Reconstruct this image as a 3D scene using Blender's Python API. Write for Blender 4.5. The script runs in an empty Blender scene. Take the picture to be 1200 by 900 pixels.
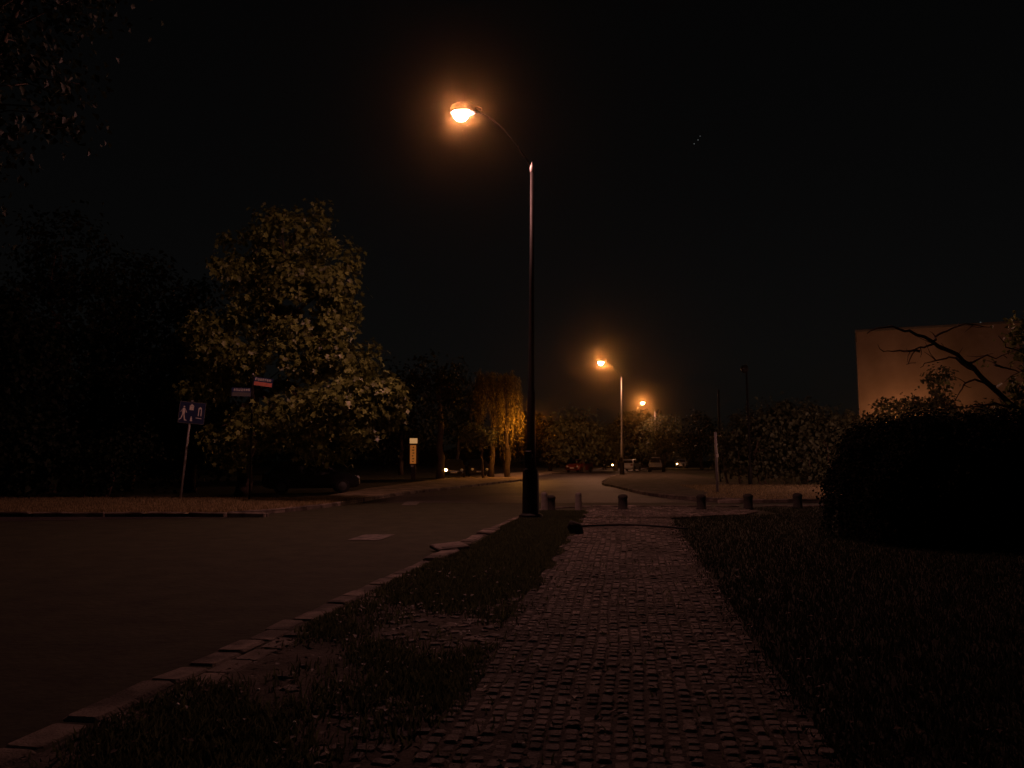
import bpy, math, random
import numpy as np
from mathutils import Vector, Matrix

random.seed(7)
SC = bpy.context.scene
COL = SC.collection
PI = math.pi
H, F, PITCH = 1.5, 950.0, math.atan(88 / 950.0)

# ---------------------------------------------------------------- measuring
def ray(px, py):
    u, v = (px - 600) / F, (450 - py) / F
    c, s = math.cos(PITCH), math.sin(PITCH)
    return u, c - s * v, s + c * v
def G(px, py):                       # where a sight line meets the ground
    x, y, z = ray(px, py)
    t = -H / z
    return x * t, y * t
def P(px, py, d):                    # the point of a sight line at depth d
    x, y, z = ray(px, py)
    t = d / y
    return Vector((x * t, d, H + z * t))

# ---------------------------------------------------------------- materials
def mat(name, base, rough=.8, var=.0, scale=6., bump=0., bscale=40., island=0., spec=.3, metal=0., trans=0., emit=None, strength=0., patch=None):
    m = bpy.data.materials.new(name); m.use_nodes = True
    nt = m.node_tree; N = nt.nodes; L = nt.links
    b = N['Principled BSDF']
    b.inputs['Roughness'].default_value = rough
    b.inputs['Metallic'].default_value = metal
    b.inputs['Specular IOR Level'].default_value = spec
    base = tuple(base) + (1,)
    b.inputs['Base Color'].default_value = base
    tc = N.new('ShaderNodeTexCoord')
    src = None
    if var or island or patch:
        val = None
        if var:
            n = N.new('ShaderNodeTexNoise'); n.inputs['Scale'].default_value = scale; n.inputs['Detail'].default_value = 5
            n.inputs['Roughness'].default_value = .65
            L.new(tc.outputs['Object'], n.inputs['Vector'])
            r = N.new('ShaderNodeMapRange'); r.inputs[1].default_value = .3; r.inputs[2].default_value = .7
            r.inputs[3].default_value = 1 - var; r.inputs[4].default_value = 1 + var
            L.new(n.outputs[0], r.inputs[0]); val = r.outputs[0]
        if island:
            g = N.new('ShaderNodeNewGeometry')
            r = N.new('ShaderNodeMapRange'); r.inputs[3].default_value = 1 - island; r.inputs[4].default_value = 1 + island
            L.new(g.outputs['Random Per Island'], r.inputs[0])
            if val is None: val = r.outputs[0]
            else:
                mu = N.new('ShaderNodeMath'); mu.operation = 'MULTIPLY'
                L.new(val, mu.inputs[0]); L.new(r.outputs[0], mu.inputs[1]); val = mu.outputs[0]
        mx = N.new('ShaderNodeVectorMath'); mx.operation = 'SCALE'
        mx.inputs[0].default_value = base[:3]
        if patch:                               # patches of a second colour: wear, and on asphalt painted light too
            n2 = N.new('ShaderNodeTexNoise'); n2.inputs['Scale'].default_value = patch[1]; n2.inputs['Detail'].default_value = 6
            L.new(tc.outputs['Object'], n2.inputs['Vector'])
            cr = N.new('ShaderNodeValToRGB'); cr.color_ramp.elements[0].position = .46; cr.color_ramp.elements[1].position = .56
            cr.color_ramp.elements[0].color = base; cr.color_ramp.elements[1].color = tuple(patch[0]) + (1,)
            L.new(n2.outputs[0], cr.inputs[0]); L.new(cr.outputs[0], mx.inputs[0])
        if val is None: mx.inputs['Scale'].default_value = 1
        else: L.new(val, mx.inputs['Scale'])
        L.new(mx.outputs[0], b.inputs['Base Color']); src = mx.outputs[0]
    if bump:
        n = N.new('ShaderNodeTexNoise'); n.inputs['Scale'].default_value = bscale; n.inputs['Detail'].default_value = 6
        L.new(tc.outputs['Object'], n.inputs['Vector'])
        bp = N.new('ShaderNodeBump'); bp.inputs['Strength'].default_value = bump; bp.inputs['Distance'].default_value = .02
        L.new(n.outputs[0], bp.inputs['Height']); L.new(bp.outputs[0], b.inputs['Normal'])
    if trans:
        t = N.new('ShaderNodeBsdfTranslucent'); t.inputs['Color'].default_value = base
        if src: L.new(src, t.inputs['Color'])
        ms = N.new('ShaderNodeMixShader'); ms.inputs[0].default_value = trans
        L.new(b.outputs[0], ms.inputs[1]); L.new(t.outputs[0], ms.inputs[2])
        L.new(ms.outputs[0], N['Material Output'].inputs['Surface'])
    if emit:
        b.inputs['Emission Color'].default_value = tuple(emit) + (1,)
        b.inputs['Emission Strength'].default_value = strength
    return m

SODIUM = (1.0, .41, .34)
M = {
 'asphalt': mat('worn_asphalt_lit_patches', (.060, .049, .049), .66, .4, 1.6, .7, 90, patch=((.031, .026, .028), .22)),  # broad patches imitate lit and tree-shaded areas of road, besides wear
 'sett': mat('granite_sett', (.17, .14, .125), .8, .35, 14, .6, 60, island=.5, spec=.25, patch=((.085, .07, .063), 1.1)),
 'soil': mat('dark_soil', (.05, .04, .032), .95, .4, 5, .8, 30),
 'joint': mat('sanded_joints', (.06, .05, .043), .95, .45, 8, .8, 40),
 'ground': mat('night_meadow', (.035, .036, .02), .95, .4, 2, .6, 12),
 'trodden': mat('trodden_earth', (.085, .068, .055), .95, .45, 3, .8, 26, patch=((.045, .04, .028), 1.3)),
 'verge': mat('dry_verge', (.38, .29, .2), .95, .4, 2.2, .8, 20, patch=((.24, .19, .12), .9)),
 'kerb': mat('kerb_granite', (.2, .165, .14), .85, .4, 5, .7, 50, island=.35, patch=((.085, .07, .06), 1.6)),
 'grass': mat('grass_blades', (.085, .10, .05), .7, island=.5, trans=.5, spec=.2),
 'lawn': mat('lawn_blades', (.04, .048, .028), .75, island=.5, trans=.3, spec=.1),
 'dry_grass': mat('dry_grass_blades', (.32, .25, .14), .75, island=.5, trans=.4, spec=.2),
 'litter': mat('fallen_leaf', (.09, .06, .038), .65, island=.6, spec=.4),
 'sparkle': mat('pale_sparkle_bit', (.7, .68, .64), .35, island=.2, spec=.6),
 'paint': mat('road_paint', (.16, .14, .125), .75, .35, 7, patch=((.08, .07, .065), 5)),
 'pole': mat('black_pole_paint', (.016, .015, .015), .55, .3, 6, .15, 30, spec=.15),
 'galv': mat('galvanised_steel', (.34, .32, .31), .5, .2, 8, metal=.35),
 'blackarm': mat('black_arm_paint', (.0015, .0015, .0015), .9, spec=.01),
 'head': mat('lamp_housing', (.02, .02, .02), .6, .2, 6, spec=.1),
 'bowl': mat('sodium_bowl', (.8, .7, .5), .3, emit=SODIUM, strength=1200),
 'farbowl': mat('sodium_bowl_warm', (.8, .7, .5), .3, emit=(1, .42, .22), strength=2200),
 'signblue': mat('sign_blue', (.014, .026, .09), .4, .15, 5, spec=.5),
 'signwhite': mat('sign_white', (.8, .74, .66), .4, .1, 8),
 'signred': mat('sign_red', (.62, .2, .14), .45, .15, 8),
 'signback': mat('sign_back_grey', (.12, .12, .12), .5, .2, 8),
 'bark': mat('rough_bark', (.09, .065, .05), .95, .4, 5, .9, 18),
 'pale_bark': mat('pale_bark', (.10, .075, .06), .95, .4, 4, .8, 10),
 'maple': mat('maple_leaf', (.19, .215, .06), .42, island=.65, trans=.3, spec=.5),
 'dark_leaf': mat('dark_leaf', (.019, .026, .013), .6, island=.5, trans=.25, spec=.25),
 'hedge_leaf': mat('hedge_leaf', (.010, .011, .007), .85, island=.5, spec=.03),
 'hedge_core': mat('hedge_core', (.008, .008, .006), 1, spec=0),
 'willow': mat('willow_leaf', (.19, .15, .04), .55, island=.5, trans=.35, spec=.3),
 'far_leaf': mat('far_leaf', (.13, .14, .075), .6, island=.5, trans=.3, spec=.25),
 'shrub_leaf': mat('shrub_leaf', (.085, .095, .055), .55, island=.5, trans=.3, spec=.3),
 'plaster': mat('tan_plaster', (.40, .29, .22), .9, .12, .5, .2, 12, patch=((.35, .25, .19), .35)),
 'coping': mat('roof_coping', (.2, .17, .15), .7, .2, 4),
 'concrete': mat('bollard_concrete', (.03, .027, .026), .9, .3, 9, .4, 40),
 'pale_concrete': mat('pale_concrete', (.17, .15, .14), .9, .3, 9, .4, 40),
 'stone': mat('dark_stone', (.03, .026, .024), .9, .4, 8, .8, 20),
 'rubber': mat('black_rubber', (.015, .015, .015), .7),
 'carblack': mat('black_car_paint', (.012, .012, .014), .25, spec=.6),
 'cargrey': mat('grey_car_paint', (.12, .12, .13), .3, spec=.6),
 'carred': mat('red_car_paint', (.2, .03, .02), .3, spec=.6),
 'carwhite': mat('white_car_paint', (.75, .72, .68), .3, spec=.6),
 'glass': mat('car_glass', (.01, .01, .012), .06, spec=.9),
 'chrome': mat('wheel_alloy', (.12, .12, .12), .45, metal=.8),
 'lampglass': mat('headlamp_glass', (.6, .6, .58), .12, spec=.9),
 'headlit_glint': mat('lit_headlamp_glint', (.9, .8, .6), .2, emit=(1, .52, .18), strength=30),  # on the nearest lit car this glow imitates a street lamp's reflection
 'tail': mat('tail_lamp', (.3, .02, .02), .2, spec=.8),
 'totem_orange': mat('totem_orange', (.5, .2, .06), .4, emit=(1, .30, .05), strength=.2),
 'totem_white': mat('totem_white', (.3, .24, .18), .4, emit=(1, .52, .2), strength=.42),
 'totem_dark': mat('totem_case', (.05, .03, .03), .5),
 'winglass': mat('window_glass', (.02, .02, .025), .1, spec=.8),
 'star': mat('starlight', (0, 0, 0), 1, emit=(.95, 1, .95), strength=.09),
 'parkglobe': mat('park_globe', (.8, .7, .5), .3, emit=(1, .36, .05), strength=900),
 'warmglobe': mat('street_globe', (.8, .7, .5), .3, emit=(1, .45, .33), strength=900),
 'globe': mat('garden_globe', (.8, .7, .5), .3, emit=(1, .42, .17), strength=165),
}

# ---------------------------------------------------------------- mesh tools
class MB:
    def __init__(s): s.v = []; s.f = []
    def add(s, vs, fs):
        o = len(s.v); s.v += [tuple(p) for p in vs]; s.f += [tuple(i + o for i in f) for f in fs]; return s
    def box(s, c, size, rot=None, bev=0.0, top=1.0):
        x, y, z = [k / 2 for k in size]
        b = min(bev, x * .9, y * .9, z * .9)
        if b <= 0:
            vs = [(sx * x * (top if sz > 0 else 1), sy * y * (top if sz > 0 else 1), sz * z) for sz in (-1, 1) for sx, sy in ((-1, -1), (1, -1), (1, 1), (-1, 1))]
            fs = [(3, 2, 1, 0), (4, 5, 6, 7), (0, 1, 5, 4), (1, 2, 6, 5), (2, 3, 7, 6), (3, 0, 4, 7)]
        else:
            vs = []
            rings = ((-z, x - b, y - b), (-z + b, x, y), (z - b, x * top, y * top), (z, (x - b) * top, (y - b) * top))
            for zz, hx, hy in rings:
                vs += [(-hx + b, -hy, zz), (hx - b, -hy, zz), (hx, -hy + b, zz), (hx, hy - b, zz), (hx - b, hy, zz), (-hx + b, hy, zz), (-hx, hy - b, zz), (-hx, -hy + b, zz)]
            fs = [tuple(range(7, -1, -1)), tuple(range(24, 32))]
            for r in range(3):
                for i in range(8): fs.append((r * 8 + i, r * 8 + (i + 1) % 8, r * 8 + 8 + (i + 1) % 8, r * 8 + 8 + i))
        if rot is not None: vs = [rot @ Vector(p) for p in vs]
        return s.add([(p[0] + c[0], p[1] + c[1], p[2] + c[2]) for p in vs], fs)
    def tube(s, pts, rad, n=8, cap=True):
        pts = [Vector(p) for p in pts]
        if not hasattr(rad, '__len__'): rad = [rad] * len(pts)
        vs, fs = [], []
        for i, p in enumerate(pts):
            d = (pts[min(i + 1, len(pts) - 1)] - pts[max(i - 1, 0)]).normalized()
            a = d.cross(Vector((0, 0, 1)) if abs(d.z) < .95 else Vector((1, 0, 0))).normalized(); b = d.cross(a)
            for k in range(n):
                t = 2 * PI * k / n
                vs.append(p + (a * math.cos(t) + b * math.sin(t)) * rad[i])
        for i in range(len(pts) - 1):
            for k in range(n): fs.append((i * n + k, i * n + (k + 1) % n, i * n + n + (k + 1) % n, i * n + n + k))
        if cap: fs += [tuple(range(n - 1, -1, -1)), tuple(range((len(pts) - 1) * n, len(pts) * n))]
        return s.add(vs, fs)
    def lathe(s, prof, c=(0, 0, 0), n=20, axis='Z'):
        vs, fs = [], []
        for r, z in prof:
            for k in range(n):
                t = 2 * PI * k / n
                p = (r * math.cos(t), r * math.sin(t), z)
                if axis == 'X': p = (p[2], p[0], p[1])
                if axis == 'Y': p = (p[0], p[2], p[1])
                vs.append((p[0] + c[0], p[1] + c[1], p[2] + c[2]))
        for i in range(len(prof) - 1):
            for k in range(n): fs.append((i * n + k, i * n + (k + 1) % n, i * n + n + (k + 1) % n, i * n + n + k))
        fs += [tuple(range(n - 1, -1, -1)), tuple(range((len(prof) - 1) * n, len(prof) * n))]
        return s.add(vs, fs)
    def prism(s, outline, y0, y1):                # outline in x, z
        n = len(outline)
        vs = [(x, y0, z) for x, z in outline] + [(x, y1, z) for x, z in outline]
        fs = [tuple(range(n)), tuple(range(2 * n - 1, n - 1, -1))] + [(i, i + n, (i + 1) % n + n, (i + 1) % n) for i in range(n)]
        return s.add(vs, fs)
    def build(s, name, m, parent=None, smooth=False):
        me = bpy.data.meshes.new(name)
        me.from_pydata(s.v, [], s.f); me.validate()
        return link(name, me, m, parent, smooth)

def link(name, me, m, parent=None, smooth=False):
    o = bpy.data.objects.new(name, me); COL.objects.link(o)
    for k in (m if isinstance(m, (list, tuple)) else [m]): me.materials.append(k)
    if smooth: me.polygons.foreach_set('use_smooth', [True] * len(me.polygons))
    me.update()
    if parent: o.parent = parent
    return o
def tag(o, label=None, cat=None, group=None, kind=None):
    for k, v in (('label', label), ('category', cat), ('group', group), ('kind', kind)):
        if v: o[k] = v
    return o
def thing(name, label, cat, loc=(0, 0, 0), rz=0, group=None):
    o = bpy.data.objects.new(name, None); COL.objects.link(o); o.empty_display_size = .3
    o.location = loc; o.rotation_euler = (0, 0, rz)
    return tag(o, label, cat, group)
def copy_tree(o, parent=None):
    c = o.copy(); COL.objects.link(c); c.parent = parent
    for ch in list(o.children): copy_tree(ch, c)
    return c
def polys(name, v, n, m, parent=None, tris=None):   # v: (N*n,3) array, each n verts one leaf; tris: faces of one leaf
    v = np.asarray(v, np.float32); k = len(v) // n
    tris = np.array(tris, np.int32)
    idx = (tris[None] + (np.arange(k) * n)[:, None, None]).reshape(-1, tris.shape[1])
    me = bpy.data.meshes.new(name)
    me.vertices.add(len(v)); me.vertices.foreach_set('co', v.ravel())
    me.loops.add(idx.size); me.loops.foreach_set('vertex_index', idx.ravel())
    me.polygons.add(len(idx)); me.polygons.foreach_set('loop_start', np.arange(len(idx), dtype=np.int32) * tris.shape[1])
    me.update(calc_edges=True)
    return link(name, me, m, parent)
def unit(a): return a / np.maximum(np.linalg.norm(a, axis=-1, keepdims=True), 1e-6)

def leaf_verts(pos, out, size, rng, narrow=.42, droop=.5, fold=.18, rnd=.9):
    n = len(pos)
    nor = unit(out * .8 + np.array([0, 0, .45]) + rng.normal(0, rnd, (n, 3)) * .6)
    ax = rng.normal(0, 1, (n, 3)) * .6 + out * .5 + np.array([0, 0, -droop])
    ax = unit(ax - (ax * nor).sum(1, keepdims=True) * nor)
    sd = np.cross(nor, ax)
    L = (size * rng.uniform(.6, 1.3, n))[:, None]
    base = pos; tip = pos + ax * L - nor * L * .12
    l = pos + ax * L * .42 + sd * L * narrow + nor * L * fold
    r = pos + ax * L * .42 - sd * L * narrow + nor * L * fold
    return np.stack([base, l, tip, r], 1).reshape(-1, 3)
LEAF = [(0, 1, 2), (0, 2, 3)]

def star_leaf_verts(pos, out, size, rng):            # five-lobed leaf
    n = len(pos)
    nor = unit(out * .8 + np.array([0, 0, .4]) + rng.normal(0, .6, (n, 3)))
    ax = rng.normal(0, .6, (n, 3)) + out * .5 + np.array([0, 0, -.7])
    ax = unit(ax - (ax * nor).sum(1, keepdims=True) * nor)
    sd = np.cross(nor, ax)
    L = (size * rng.uniform(.55, 1.3, n))[:, None]
    shp = [(0, 0, 0), (.1, .42, .10), (.38, .26, .05), (.62, .50, .10), (.66, .18, .02), (1, 0, -.12), (.66, -.18, .02), (.62, -.50, .10), (.38, -.26, .05), (.1, -.42, .10)]
    return np.stack([pos + ax * L * a + sd * L * b + nor * L * c for a, b, c in shp], 1).reshape(-1, 3)
STAR = [(0, 1, 2), (0, 2, 4), (2, 3, 4), (0, 4, 6), (4, 5, 6), (0, 6, 8), (6, 7, 8), (0, 8, 9)]

def crown_points(blobs, per, rng, spread, shell=.5):
    """leaf clumps spread through each lobe of a crown; returns positions, outward directions and clump centres"""
    pos, out, cen = [], [], []
    for (c, r, ncl) in blobs:
        d = unit(rng.normal(0, 1, (ncl, 3)))
        k = rng.uniform(shell, 1.05, ncl)[:, None] ** .8
        cc = np.array(c) + d * k * np.array(r)
        cen.append(cc)
        m = rng.poisson(per, ncl) + 3
        i = np.repeat(np.arange(ncl), m)
        off = rng.normal(0, spread, (len(i), 3)) * np.array([1, 1, .7])
        pos.append(cc[i] + off); out.append(unit(d[i] * .7 + unit(off) * .6))
    return np.concatenate(pos), np.concatenate(out), np.concatenate(cen)

def limb(mb, a, b, r0, r1, rng, n=6, sag=.0, wob=.06):
    a, b = Vector(a), Vector(b); L = (b - a).length
    pts = []
    for i in range(n + 1):
        t = i / n
        p = a.lerp(b, t) + Vector((0, 0, math.sin(t * PI) * L * sag))
        if 0 < i < n: p += Vector(rng.normal(0, wob * L * .5, 3))
        pts.append(p)
    mb.tube(pts, [r0 + (r1 - r0) * i / n for i in range(n + 1)], 7)
    return pts

def tree(name, label, base, blobs, leaf, leaf_size, per, spread, seed, cat='tree', group=None, star=False, bark='bark', trunk_r=.22, fork=.35, twigs=.25, stems=1, shell=.5, narrow=.42):
    rng = np.random.default_rng(seed)
    t = thing(name, label, cat, (base[0], base[1], 0), 0, group)
    B = np.array([base[0], base[1], 0.])
    blobs = [(np.array(c) - B, np.array(r), n) for c, r, n in blobs]
    pos, out, cen = crown_points(blobs, per, rng, spread, shell)
    keep = pos[:, 2] > .12
    pos, out = pos[keep], out[keep]
    if star: polys('crown', star_leaf_verts(pos, out, leaf_size, rng), 10, M[leaf], t, STAR)
    else: polys('crown', leaf_verts(pos, out, leaf_size, rng, narrow), 4, M[leaf], t, LEAF)
    mb = MB()
    top = max(c[2] + r[2] for c, r, n in blobs)
    mc = np.mean([c for c, r, n in blobs], 0)
    for k in range(stems):
        off = Vector((rng.normal(0, .3), rng.normal(0, .3), 0)) if stems > 1 else Vector((0, 0, 0))
        fk = Vector((mc[0] * .25, mc[1] * .25, top * fork)) + off * 1.4
        rr = trunk_r * (1 if stems == 1 else .6)
        pts = limb(mb, off + Vector((0, 0, -.1)), fk, rr * 1.25, rr * .75, rng, 6, 0, .03)
        lead = Vector((mc[0] * .8, mc[1] * .8, top * .86))
        lp = limb(mb, fk, lead, rr * .7, .02, rng, 7, 0, .06)
        for c, r, n in blobs[k::stems]:
            s = lp[rng.integers(0, 4)] if c[2] > fk.z else pts[-1]
            q = limb(mb, s, c, rr * .38, rr * .1, rng, 6, .04)
            i = rng.integers(0, len(cen), max(1, int(n * twigs)))
            for e in cen[i]:
                j = min(range(len(q)), key=lambda z: (q[z] - Vector(e)).length)
                if (q[j] - Vector(e)).length < max(r) * 1.3:
                    limb(mb, q[max(0, j - 1)], e, rr * .11, .008, rng, 4, .05, .08)
    mb.build('trunk', M[bark], t, True)
    return t

# ---------------------------------------------------------------- the ground and roads
def curve(pts, n=12):                     # smooth polyline through points
    out = []
    q = [pts[0]] + list(pts) + [pts[-1]]
    for i in range(1, len(q) - 2):
        p0, p1, p2, p3 = [np.array(a, float) for a in q[i - 1:i + 3]]
        for k in range(n):
            t = k / n
            out.append(tuple(.5 * (2 * p1 + (p2 - p0) * t + (2 * p0 - 5 * p1 + 4 * p2 - p3) * t * t + (3 * p1 - p0 - 3 * p2 + p3) * t ** 3)))
    out.append(tuple(pts[-1])); return out

g = MB().add([(-620, -200, 0), (620, -200, 0), (620, 620, 0), (-620, 620, 0)], [(0, 1, 2, 3)]).build('ground', M['ground'])
tag(g, kind='structure')

near_kerb = curve([(-4.6, -9), (-3.35, 0), (-2.68, 4.2), (-2.2, 7), (-1.4, 11.7), (-.7, 16.4), (.0, 20.6), (.62, 23.6)], 10)
corner_near = curve([(.62, 23.6), (1.5, 25.2), (3.4, 25.75), (9, 25.9), (60, 27)], 8)
corner_far = curve([(60, 29.3), (12, 28.2), (8.6, 28.3), (6.6, 30), (5.6, 34), (5.4, 42), (5.5, 50), (9.0, 71), (15.5, 100), (22, 128), (42, 200), (70, 285)], 8)
far_edge = curve([(62, 289), (34, 200), (14.5, 128), (3.5, 79), (1.75, 62), (-1.7, 46), (-4.4, 34.8), (-5.55, 26.4), (-6.5, 23), (-7.9, 21.45), (-11, 21.3), (-60, 21.3)], 8)
left_back = [(-60, 9), (-16, 9), (-12.5, 6), (-13.5, -9)]
outline = near_kerb + corner_near[1:] + corner_far + far_edge + left_back
import bmesh
def sheet(name, pts, z, m):
    bm = bmesh.new()
    vs = [bm.verts.new((x, y, z)) for x, y in pts]
    es = [bm.edges.new((vs[i], vs[(i + 1) % len(vs)])) for i in range(len(vs))]
    bmesh.ops.triangle_fill(bm, edges=es, use_beauty=True)
    for f in bm.faces:
        if f.normal.z < 0: f.normal_flip()
    me = bpy.data.meshes.new(name); bm.to_mesh(me); bm.free()
    o = link(name, me, m); tag(o, kind='structure'); return o
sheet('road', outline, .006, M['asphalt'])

def pl(x0, s, a=0): return lambda y: s * y + x0
left_edge = lambda y: .135 * y - 1.06
right_edge = lambda y: .142 * y + 1.03
# earth between kerb and path, and the path bed
vp = [p for p in near_kerb if p[1] > -6]
sheet('verge_soil', [(p[0] + .35, p[1]) for p in vp] + [(left_edge(y), y) for y in (23.4, 18, 12, 8, 4, 0, -6)], .005, M['trodden'])
flare = [(left_edge(-6), -6), (right_edge(-6), -6), (right_edge(19), 19), (4.0, 20.6), (5.0, 21.3), (6.3, 22.0), (7.0, 23.2), (6.9, 24.6), (5, 25.2), (3.4, 25.2), (2.3, 24.7), (left_edge(23.4), 23.4)]
sheet('path_bed', flare, .028, M['joint'])
# verges across the roads
vl = [p for p in far_edge if 21 < p[1] < 110]
sheet('far_verge', vl + [(-60, 27.8), (-20, 28.4), (-9, 29.5), (-7.2, 32), (-7.0, 40), (-6, 50), (-5, 62), (-1, 80), (5, 110)], .09, M['verge'])
vr = [p for p in corner_far if p[1] < 90 and p[0] < 40]
sheet('side_verge', vr + [(18, 90), (15, 62), (13, 50), (18, 45), (30, 44), (40, 43)], .09, M['trodden'])

# setts of the path: columns of stones running along it
rng = np.random.default_rng(3)
mb = MB()
ncol = 23
y0, y1 = -1.0, 25.3
from mathutils.geometry import intersect_point_tri_2d
def inside(x, y, poly):
    c = False; j = len(poly) - 1
    for i in range(len(poly)):
        xi, yi = poly[i]; xj, yj = poly[j]
        if (yi > y) != (yj > y) and x < (xj - xi) * (y - yi) / (yj - yi) + xi: c = not c
        j = i
    return c
W = 2.09 / ncol
for c in range(-1, ncol + 42):
    y = y0 + rng.uniform(0, .1)
    while y < y1:
        ln = rng.uniform(.07, .125)
        yc = y + ln / 2
        x = left_edge(yc) + (c + .5) * W * (1 + .0016 * yc) + .012 * math.sin(yc * 1.7 + c * .3)
        ok = inside(x, yc, flare)
        if ok and not (yc < 9.5 and c < 1 and rng.random() < .45) and not (c > ncol - 3 and rng.random() < .15 and yc < 20):
            big = yc < 13
            h = .0365 + rng.normal(0, .0045)
            rot = Matrix.Rotation(rng.normal(.137, .05), 3, 'Z').transposed() @ Matrix.Rotation(rng.normal(0, .022), 3, 'X') @ Matrix.Rotation(rng.normal(0, .03), 3, 'Y')
            mb.box((x, yc, h / 2 - .002), (W * rng.uniform(.80, .94), ln * .9, h), rot, .010 if big else 0, 1 if big else .9)
        y += ln + .008
# broken paving left in the trodden verge
for k in range(420):
    y = rng.uniform(2.5, 9.2); t = rng.beta(1.6, 1.0)
    xk = np.interp(y, [p[1] for p in near_kerb], [p[0] for p in near_kerb])
    x = xk + .75 + (left_edge(y) - xk - .75) * t
    if math.sin(x * 3.1 + y * 2.2) + math.sin(y * 1.7 - x * 1.3) < -.1: continue
    s = rng.uniform(.05, .13)
    rot = Matrix.Rotation(rng.uniform(0, 3), 3, 'Z') @ Matrix.Rotation(rng.normal(0, .09), 3, 'X')
    mb.box((x, y, .006), (s, s * rng.uniform(.6, 1), .022), rot, .009)
o = mb.build('path', M['sett']); tag(o, kind='structure')

# kerb: two rows of worn stones by the near road edge, one along the others
def kerb_rows(mb, line, rows, w, length, z, rng, skip=0.0, lo=-1e9, hi=1e9, tilt=.015):
    for r in rows:
        acc = 0; i = 0
        pts = [Vector((a[0], a[1], 0)) for a in line]
        pos = []
        for a, b in zip(pts[:-1], pts[1:]):
            d = (b - a); L = d.length
            if L < 1e-5: continue
            while acc < L:
                pos.append((a + d * (acc / L), math.atan2(d.y, d.x))); acc += length * rng.uniform(.9, 1.1)
            acc -= L
        for (p, a) in pos:
            if not lo < p.y < hi or rng.random() < skip: continue
            nrm = Vector((math.sin(a), -math.cos(a), 0))
            q = p + nrm * (r + rng.normal(0, .012))
            rot = Matrix.Rotation(a + rng.normal(0, .014), 3, 'Z') @ Matrix.Rotation(rng.normal(0, tilt), 3, 'X') @ Matrix.Rotation(rng.normal(0, tilt), 3, 'Y')
            mb.box((q.x, q.y, z / 2 - .03 + rng.normal(0, .006)), (length * .975, w, z + .06), rot, .02)
mb = MB()
kerb_rows(mb, near_kerb, (.10,), .24, .42, .018, rng, .03)
kerb_rows(mb, near_kerb, (.36,), .22, .4, .014, rng, .12, hi=12)
kerb_rows(mb, near_kerb, (.16,), .30, .6, .055, rng, .2, lo=12.4, hi=17.5, tilt=.04)
kerb_rows(mb, corner_near, (.08,), .14, .8, .05, rng, .05)
kerb_rows(mb, [p for p in corner_far if p[1] < 130], (.08,), .16, 1.0, .13, rng)
kerb_rows(mb, [p for p in far_edge if p[1] < 130], (.08,), .16, 1.0, .12, rng)
o = mb.build('kerb', M['kerb']); tag(o, kind='structure')

# painted dashes
def dash(cx, cy, w, l, ang):
    c, s = math.cos(ang), math.sin(ang)
    return [(cx + a * c - b * s, cy + a * s + b * c) for a, b in ((-w / 2, -l / 2), (w / 2, -l / 2), (w / 2, l / 2), (-w / 2, l / 2))]
mb = MB()
for (px, py, w, l, a) in ((436, 630, .6, 1.15, -.12), (482, 590, .5, 2.2, .05)):
    x, y = G(px, py)
    mb.add([(q[0], q[1], .011) for q in dash(x, y, w, l, a)], [(0, 1, 2, 3)])
for (x, y, a) in ((-.4, 44, -.23), (2.6, 56, -.22), (5.8, 69, -.22), (9.5, 84, -.24)):
    mb.add([(q[0], q[1], .011) for q in dash(x, y, .14, 3, a)], [(0, 1, 2, 3)])
o = mb.build('road_markings', M['paint']); tag(o, kind='structure')

# ---------------------------------------------------------------- grass
def blades(name, xy, h, rng, m, z0=0.004):
    n = len(xy)
    a = rng.uniform(0, 2 * PI, n); hh = h * rng.uniform(.45, 1.25, n); w = .004 + hh * .05
    ln = rng.normal(0, .35, (n, 2)) * hh[:, None]
    b = np.column_stack([xy, np.full(n, z0)])
    d = np.column_stack([np.cos(a), np.sin(a), np.zeros(n)]) * w[:, None]
    mid = b + np.column_stack([ln * .35, hh * .6]); tip = b + np.column_stack([ln, hh])
    v = np.stack([b - d, b + d, mid + d * .7, mid - d * .7, tip], 1).reshape(-1, 3)
    o = polys(name, v, 5, m, None, [(0, 1, 2), (0, 2, 3), (3, 2, 4)])
    return tag(o, kind='stuff')
def scatter(n, fx0, fx1, ya, yb, rng, keep):
    y = ya + (yb - ya) * rng.random(n) ** 1.25
    a, b = fx0(y), fx1(y)
    x = a + (b - a) * rng.random(n)
    k = keep(x, y); return np.column_stack([x, y])[k]
rng = np.random.default_rng(11)
kx = lambda y: np.interp(y, [p[1] for p in near_kerb], [p[0] for p in near_kerb])
def clump(x, y, th): return (np.sin(x * 3.1 + y * 2.2) + np.sin(y * 1.7 - x * 1.3 + 1) + .8 * np.sin(x * 7.3) * np.sin(y * 5.1) + rng.normal(0, .75, len(x))) < th
xy = scatter(70000, lambda y: kx(y) + .22, lambda y: left_edge(y) + .06 + .08 * np.sin(y * 4), 8.9, 23.3, rng, lambda x, y: (y > 9.4 + .5 * np.sin(x * 3) + rng.normal(0, .5, len(x))) & ~((y > 12.4) & (y < 17.5) & (x < kx(y) + .36)))
xy2 = scatter(52000, lambda y: kx(y) + .3, lambda y: left_edge(y) + .1, 2.2, 9.8, rng, lambda x, y: clump(x, y, -.35))
xy3 = scatter(3500, lambda y: left_edge(y), lambda y: right_edge(y), 2, 12, rng, lambda x, y: rng.random(len(x)) < .3)
blades('verge_grass', np.concatenate([xy, xy2, xy3]), .065, rng, M['grass'])
lawn_r = lambda y: np.where(y < 22, right_edge(y) + .05 * np.sin(y * 3) - .22 * rng.random(len(y)) ** 3, 7.3)
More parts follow.
